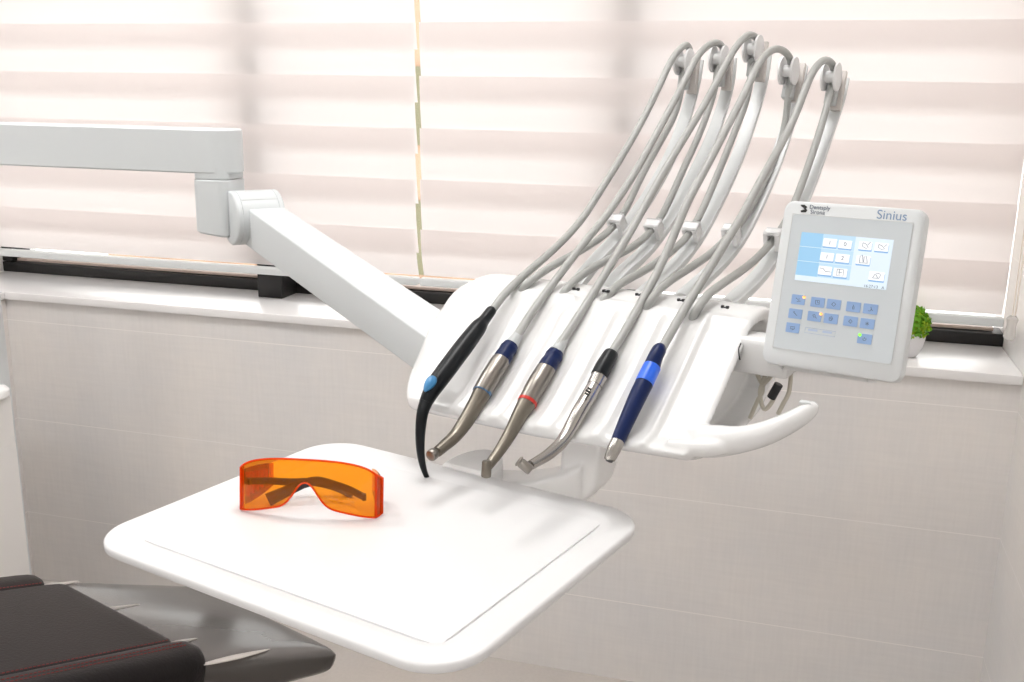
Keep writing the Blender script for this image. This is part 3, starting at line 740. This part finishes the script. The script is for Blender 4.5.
# ================================================================== HANDPIECES WITH HOSES
def hand(name, i, u, sections, label, cat='dental handpiece'):
    """sections: list of (part name, material, [(px, py, r)...]); axis lies in the plane u = const"""
    top = on_u(sections[0][2][0][0], sections[0][2][0][1], u)
    root = empty(name, top, label, cat, 'handpieces lying in the console')
    for k, (nm, m, L) in enumerate(sections):
        P_ = [on_u(x, y, u) for x, y, r in L]; bm = bmesh.new()
        q, rr = smooth_path(P_, [r for x, y, r in L], 5) if len(L) > 2 else (P_, [r for x, y, r in L])
        tube(bm, q, rr, seg=24, dense=True)
        build(nm, bm, m, root)
    pf = upath(FH[i], u, WH[i][0]-.001); pb = upath(BH[i], WH[i][0]-.001)
    ex_, ey_ = BH[i][-1]; sp_ = on_s(ex_-1, ey_+1.5, -.006); print('slot', i, (sp_-O).dot(A), (sp_-O).dot(B), 'hose', (pb[-1]-O).dot(A), (pb[-1]-O).dot(B))
    pb[-1] = (pb[-1]+sp_)/2; pb.append(sp_ - B*.004 - Z*.012)
    q = catmull(pf + pb, 6)
    for _ in range(8):
        q = [q[0], q[1]] + [(q[k-1]+q[k]*2+q[k+1])/4 for k in range(2, len(q)-1)] + [q[-1]]
    bm = bmesh.new(); tube(bm, q, HR, seg=12, dense=True)
    build('hose', bm, 'hose', root)
    return root
h1 = hand('ultrasonic_scaler', 0, HU[0], [
    ('connector', 'black', [(492.5, 309, .0050), (491, 311, .0068), (485, 319, .0072), (482, 323, .0082)]),
    ('grip', 'black', [(482.5, 322, .0080), (478, 328, .0105), (465, 345, .0118), (447, 369, .0118), (436, 384, .0112), (430, 394, .0095), (425.5, 403, .0080)]),
    ('tip', 'black', [(426.5, 401, .0082), (422.5, 413, .0070), (420.5, 430, .0062), (420.3, 447, .0052), (422, 462, .0042), (425.5, 474, .0032), (429, 481, .0026), (431, 484, .0016)])],
    'matte black scaler with light blue button and long curved tip, leftmost handpiece')
c = on_u(431.5, 384, HU[0]) + (-CF*.0068) - A*.0022
bm = bmesh.new(); bmesh.ops.create_uvsphere(bm, u_segments=20, v_segments=12, radius=1)
axh = (on_u(425, 396, HU[0]) - on_u(440, 374, HU[0])).normalized(); sd = axh.cross(-CF).normalized(); fr_ = sd.cross(axh).normalized()
for v in bm.verts: v.co = c + axh*(v.co.x*.0125) + sd*(v.co.y*.0062*(1-.35*v.co.x)) + fr_*(v.co.z*.0042)
build('button', bm, 'lightblue', h1)
h2 = hand('contra_angle_handpiece', 1, HU[1], [
    ('strain_relief', 'hose2', [(519, 333, .0055), (516, 338, .0068), (513, 342, .0078), (510, 347, .0092)]),
    ('coupling', 'navy', [(511, 345, .0095), (508.5, 349, .0110), (506, 352.5, .0103), (504, 356, .0112), (500.5, 361.5, .0112)]),
    ('sleeve', 'steel', [(501, 361, .0112), (499.5, 363, .0118), (490, 378, .0120), (482, 392, .0116)]),
    ('marking_ring', 'ringblue', [(483, 391, .0119), (481.5, 393.5, .0118)]),
    ('neck', 'steel_dark', [(482, 393, .0112), (476, 404, .0102), (466, 421, .0094), (455, 436, .0078), (444, 446, .0068), (437, 452, .0062)])],
    'steel contra-angle handpiece with a navy collar and blue ring, second from the left')
h3 = hand('red_ring_handpiece', 2, HU[2], [
    ('strain_relief', 'hose2', [(565, 337, .0055), (561.5, 343, .0068), (558, 349, .0078), (555, 353, .0092)]),
    ('coupling', 'navy', [(556, 352, .0095), (554, 356, .0110), (551.5, 360, .0103), (549, 364, .0112), (546, 369, .0112)]),
    ('sleeve', 'steel', [(546.5, 368, .0112), (545, 371, .0118), (536, 386, .0120), (527.5, 402, .0114)]),
    ('marking_ring', 'red', [(528, 401, .0118), (526.6, 403.6, .0116)]),
    ('neck', 'steel_dark', [(527.5, 402, .0112), (520, 415, .0094), (510, 434, .0078), (500, 450, .0066), (492, 461, .0058), (488, 466, .0054)])],
    'steel contra-angle handpiece with navy collar and thin red ring, middle one')
h4 = hand('turbine_handpiece', 3, HU[3], [
    ('coupling', 'black', [(611.5, 352.5, .0080), (610, 355.5, .0090), (604, 366, .0098), (599, 376, .0100)]),
    ('collar', 'steel_light', [(600, 375, .0098), (597.5, 380, .0095), (594.5, 386, .0092)]),
    ('neck', 'steel_light', [(595, 385, .0086), (587, 399, .0088), (578, 414, .0086), (569, 431, .0078), (560, 444, .0070), (549, 454, .0064), (538, 461, .0056), (530, 465.5, .0052)])],
    'slim polished steel turbine handpiece with black collar, second from the right')
h5 = hand('polishing_handpiece', 4, HU[4], [
    ('coupling', 'navy', [(661, 347, .0060), (659, 350, .0082), (655, 358, .0086), (651.5, 368, .0098)]),
    ('colour_band', 'blue', [(652, 367, .0102), (648, 375, .0104), (644, 383.5, .0104)]),
    ('grip', 'navy', [(644.5, 383, .0102), (638, 396, .0100), (627, 420, .0088), (617, 443, .0076)]),
    ('nose', 'steel_light', [(617.5, 442, .0078), (613.5, 450, .0076), (610, 458, .0062), (609.5, 459.5, .0056)]),
    ('bore', 'bore', [(609.8, 459, .0044), (609.0, 461, .0040)])],
    'navy blue straight handpiece with a bright blue band, rightmost in the console')
# heads of the contra-angles and the turbine
def head(root, c, d, r, h, m, nm='head'):
    bm = bmesh.new(); cyl(bm, c - d*h*.5, c + d*h*.5, r, seg=28, rnd=.0018); hd = build(nm, bm, m, root); return hd
c = on_u(432.5, 454.5, HU[1]); dv = (B*(-.45) - Z*.9).normalized(); dirn = (on_u(432, 455, HU[1]) - on_u(444, 446, HU[1])).normalized()
up_ = A.cross(dirn).normalized()
hd = head(h2, c, dirn, .0068, .009, 'steel'); 
c = on_u(486.5, 469, HU[2]); dn2 = (on_u(486, 476, HU[2]) - on_u(487, 460, HU[2])).normalized()
head(h3, c, dn2, .0056, .019, 'steel_dark')
c = on_u(525.5, 466.5, HU[3]); dn3 = (CR*.75 - CU*.6).normalized()
head(h4, c, (dn3 - CF*.15).normalized(), .0054, .015, 'steel'); 
head(h4, c - dn3*.0085, dn3, .0062, .003, 'steel', 'head_cap')
# dark engraved mark on the turbine body
bm = bmesh.new(); mc = on_u(582, 396, HU[3]); ax4 = (on_u(575, 410, HU[3]) - on_u(590, 385, HU[3])).normalized(); n4 = (O - mc).normalized(); n4 = (n4 - ax4*n4.dot(ax4)).normalized(); s4 = ax4.cross(n4)
m_c = on_u(585.5, 396, HU[3]) + n4*.0089
for k, (a, b_, l_) in enumerate([(-.005, .0005, .0022), (-.001, 0, .003), (.003, -.0005, .0025)]):
    obox(bm, m_c + ax4*a + s4*b_, (ax4, s4, n4), (.0013, l_, .0004), .0002)
build('engraving', bm, 'mark', h4)

# ================================================================== ORANGE SAFETY GLASSES
TZ = CAMH - .4545
gl_c = on_z(306, 510, -.4528); gdir = (on_z(370, 522, -.4528) - on_z(241, 514, -.4528)); gdir.z = 0; gw = gdir.length; gx = gdir.normalized(); gy = V3((-gx.y, gx.x, 0))
print('glasses width', gw)
glasses = empty('safety_glasses', V3((gl_c.x, gl_c.y, TZ)), 'orange wraparound safety glasses with dark folded temples lying on the tray', 'glasses')
g0 = (on_z(370, 522, -.4528) + on_z(241, 514, -.4528))/2; g0.z = TZ
HG = .0645; GW2 = gw/2*1.10
lean = .12
def lens_pt(s, h):
    """s -1..1 across the front, h 0..1 height; wraps back at the sides and leans back upward"""
    x = GW2*math.sin(s*math.pi/2*.93)/math.sin(math.pi/2*.93)
    y = .016*(1-math.cos(s*1.32)) + (.010*max(0, abs(s)-.86)/.14)
    return g0 + gx*x + gy*(y + h*HG*lean) + Z*(h*HG + .0012)
def nose_h(s):          # lower edge: bridge arch in the middle
    return .02 + .40*math.exp(-(abs(s)/.145)**2.2) + .19*math.exp(-(abs(s)/.5)**2)
def top_h(s): return 1.0 - .36*abs(s)**2.5
bm = bmesh.new(); NS, NH = 72, 10; th = .0018
outer = []; inner = []
for i in range(NS+1):
    s = -1 + 2*i/NS; ro = []; ri = []
    t1_ = (lens_pt(min(1, s+.01), .5) - lens_pt(max(-1, s-.01), .5)).normalized(); nrm_ = Z.cross(t1_).normalized()
    for j in range(NH+1):
        h = nose_h(s) + (top_h(s)-nose_h(s))*j/NH; p = lens_pt(s, h); ro.append(bm.verts.new(p)); ri.append(bm.verts.new(p + nrm_*th))
    outer.append(ro); inner.append(ri)
for i in range(NS):
    for j in range(NH):
        bm.faces.new((outer[i][j], outer[i+1][j], outer[i+1][j+1], outer[i][j+1])); bm.faces.new((inner[i][j], inner[i][j+1], inner[i+1][j+1], inner[i+1][j]))
    bm.faces.new((outer[i][0], inner[i][0], inner[i+1][0], outer[i+1][0])); bm.faces.new((outer[i][NH], outer[i+1][NH], inner[i+1][NH], inner[i][NH]))
for i in (0, NS):
    for j in range(NH): bm.faces.new((outer[i][j], outer[i][j+1], inner[i][j+1], inner[i][j]))
lens = build('lens', bm, 'orange', glasses)
# coloured edges: top, bottom and nose arch
bm = bmesh.new()
sv = [-1 + 2*i/60 for i in range(61)]
tube(bm, [lens_pt(s, top_h(s)) for s in sv], .0012, seg=8, dense=True)
build('top_rim', bm, 'orange_edge', glasses)
bm = bmesh.new()
tube(bm, [lens_pt(s, nose_h(s)) for s in sv], .0011, seg=8, dense=True)
for s in (-.40*.0-.285, .285): pass
build('lower_rim', bm, 'orange_edge', glasses)
# side shields with ribs, folded back
for sg in (-1, 1):
    bm = bmesh.new()
    e0, e1 = lens_pt(sg, nose_h(sg)), lens_pt(sg, top_h(sg))
    back = gy*.042 - gx*(sg*.020)
    lst = []
    for t_, tp_, bt_ in ((0, 0, 0), (.25, 0, 0), (.5, -.03, .04), (.75, -.08, .10), (1.0, -.16, .2)):
        b0 = e0 + back*t_ + (e1-e0)*bt_; b1 = e1 + back*t_ + (e1-e0)*tp_
        lst.append([b0, b1, b1 - gx*(sg*.0015), b0 - gx*(sg*.0015)])
    loft(bm, lst); sh = build('side_shield', bm, 'orange', glasses, smooth=False)
    bm = bmesh.new()
    for k in range(5):
        t_ = .22 + .15*k; q0 = e0 + back*t_ + (e1-e0)*(.16+.03*k); q1 = e1 + back*t_ - (e1-e0)*(.16+.03*k)
        tube(bm, [q0, q1], .0009, seg=8, dense=True)
    tube(bm, [e0, e1], .0021, seg=10, dense=True)
    f0, f1 = lens_pt(sg*.86, nose_h(sg*.86)), lens_pt(sg*.86, top_h(sg*.86)); tube(bm, [f0, f1], .0013, seg=8, dense=True)
    build('shield_rib', bm, 'orange_edge', sh)
# folded temples crossing behind the lens
def on_g(px, py, d):
    r_ = ray(px, py); p = O + r_*((g0 + gy*d - O).dot(gy)/r_.dot(gy)); p.z = max(p.z, TZ+.0045); return p
for L, rr in (([(364, 497, .034), (350, 490, .045), (335, 485, .052), (318, 481, .052), (303, 484, .046), (285, 492, .036), (268, 500, .028)], [.0045, .0048, .0050, .0055, .0055, .0065, .0078]),
              ([(249, 481, .034), (270, 481, .045), (290, 482, .056), (312, 482, .062), (330, 485, .066), (343, 489, .066), (353, 494, .064)], [.0042, .0045, .0046, .0048, .0055, .0065, .0075])):
    P_ = [on_g(*q) for q in L]
    bm = bmesh.new(); tube(bm, P_, rr, seg=16, n=6, flat=.35, up=gy)
    build('temple', bm, 'temple', glasses)
    bm = bmesh.new(); cyl(bm, P_[0] - Z*.004, P_[0] + Z*.004, .0026, rnd=.0006); build('hinge', bm, 'temple', glasses)

# ================================================================== CHAIR FOOT END
ld = ray(1217, 431).normalized(); cdn = V3((ld.y, -ld.x, 0)).normalized(); pn = cdn.cross(ld).normalized()
if pn.z < 0: pn = -pn
ch0 = on_z(120, 625, -.74)
def on_c(px, py, h=0.0): d = ray(px, py); return O + d*((ch0 + pn*h - O).dot(pn)/d.dot(pn))
chair = empty('dental_chair', V3((ch0.x-.2, ch0.y-.3, 0)), 'dark brown leather dental chair with red stitching and a glossy foot cover, lower left', 'chair')
def cc_(p): q = p-ch0; return q.dot(cdn), q.dot(ld)
def CP(c_, l_, h): return ch0 + cdn*c_ + ld*l_ + pn*h
cl, ll = cc_(on_c(37, 591)); cr, lr = cc_(on_c(201, 662)); fr = cc_(on_c(337, 648)); fl = cc_(on_c(190, 584)); f0_ = cc_(on_c(32, 579))
print('chair', cl, ll, cr, lr, fr, fl, f0_)
# glossy cover: lofted along the length, tapering in thickness
bm = bmesh.new(); rings = []
Lc = [lr-.06, lr, lr+.3*(fr[1]-lr), lr+.6*(fr[1]-lr), lr+.85*(fr[1]-lr), fr[1]-.002, fr[1]+.006]
for i, L_ in enumerate(Lc):
    t_ = (L_-lr)/(fr[1]-lr); t_c = max(0, t_)
    c1_ = cr + (fr[0]+.006-cr)*t_c; c0_ = -.232 + .115*t_c
    thk = .090 - .044*t_c
    if i == len(Lc)-1: c1_ -= .010; c0_ += .01; thk -= .008
    top_ = -.002 - (.004 if i == len(Lc)-1 else 0)
    r_ = .014 if i < len(Lc)-1 else .008
    ring = []
    for (a, b_) in [(0, -.5), (0, -.25), (.0, -.12), (.015, -.02), (.045, 0), (.2, .0), (.35, .001), (.5, .0015), (.65, .001), (.8, 0), (.955, 0), (.985, -.02), (1.0, -.12), (1.0, -.25), (.995, -.5), (.96, -1), (.5, -1.0), (.04, -1)]:
        hh_ = top_ + (b_ if b_ > 0 else b_*thk if a in (.0, 1.0, .995, .96, .5, .04) else b_*.2)
        ring.append(CP(c0_ + (c1_-c0_)*a, L_, hh_))
    rings.append(ring)
loft(bm, rings)
build('foot_cover', bm, 'cover', chair, mods=[('SUBSURF', dict(levels=2, render_levels=2))])
fc_ = [o for o in chair.children if o.name.startswith('foot_cover')][0]
for (px_, py_), ln, wd in (((54, 584.5), .042, .0065), ((114, 608.5), .045, .0060), ((180, 642), .030, .0055), ((236, 657), .062, .0065)):  # thin pale strips laid on the cover as painted teardrop highlights
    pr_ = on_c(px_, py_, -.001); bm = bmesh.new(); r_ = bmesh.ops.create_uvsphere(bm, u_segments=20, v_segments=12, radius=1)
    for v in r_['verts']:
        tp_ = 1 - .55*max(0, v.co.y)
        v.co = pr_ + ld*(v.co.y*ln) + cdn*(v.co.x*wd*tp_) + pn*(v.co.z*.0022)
    build('cover_highlight', bm, 'highlight', fc_)
# seat cushion panel and two side bolsters
LB = lr - .75
def bar(c0_, c1_, L0, L1, top_, thk, m, name, rnd=.02, rise=0.0):
    bm = bmesh.new(); rings = []
    cc0, hw_ = (c0_+c1_)/2, (c1_-c0_)/2
    for L_, ins in ((L0, .25), (L0+.01, .05), (L0+.03, 0), ((L0+L1)/2, 0), (L1-.03, 0), (L1-.012, .03), (L1-.004, .10), (L1, .25)):
        hh_ = thk/2
        rings.append([CP(cc0 + x*(1-ins*.1/hw_*.5), L_, top_-hh_ + y*(1-ins*.5)) for x, y in rrect(hw_, hh_, min(rnd, hh_*.98, hw_*.98), 6)])
    loft(bm, rings); return build(name, bm, m, chair)
bw = .062
bar(cl-.002, cr-bw+.004, LB, lr+.003, .010, .06, 'leather', 'seat_cushion', .010)
bar(cl-.066, cl+.002, LB, lr-.018, .012, .07, 'leather', 'side_bolster', .026)
b2 = bar(cr-bw, cr+.014, LB, lr+.006, .018, .085, 'leather_dark', 'side_bolster', .028)
# red seams: double row on the near bolster, single rows by the panel
for c_, h_ in ((cr-.030, .0183), (cr-.021, .0183), (cr-bw+.003, .0125), (cl+.002, .0125)):
    bm = bmesh.new(); L_ = lr-.012 if c_ > 0 else lr-.035
    while L_ > lr-.5:
        tube(bm, [CP(c_, L_, h_), CP(c_, L_-.0035, h_)], .0006, seg=5, dense=True); L_ -= .0055
    sm_ = build('stitching', bm, 'stitch', chair); sm_['kind'] = 'stuff'
# chair body below
bm = bmesh.new()
q = CP((cl+cr)/2, lr-.35, 0)
obox(bm, V3((q.x, q.y, q.z/2-.04)), XYZ, (.09, .09, q.z/2-.045), .02); build('chair_pedestal', bm, 'cab', chair)
bm = bmesh.new(); obox(bm, V3((q.x, q.y, .03)), (cdn, V3((-cdn.y, cdn.x, 0)), Z), (.25, .35, .03), .01); build('chair_base', bm, 'cab', chair)
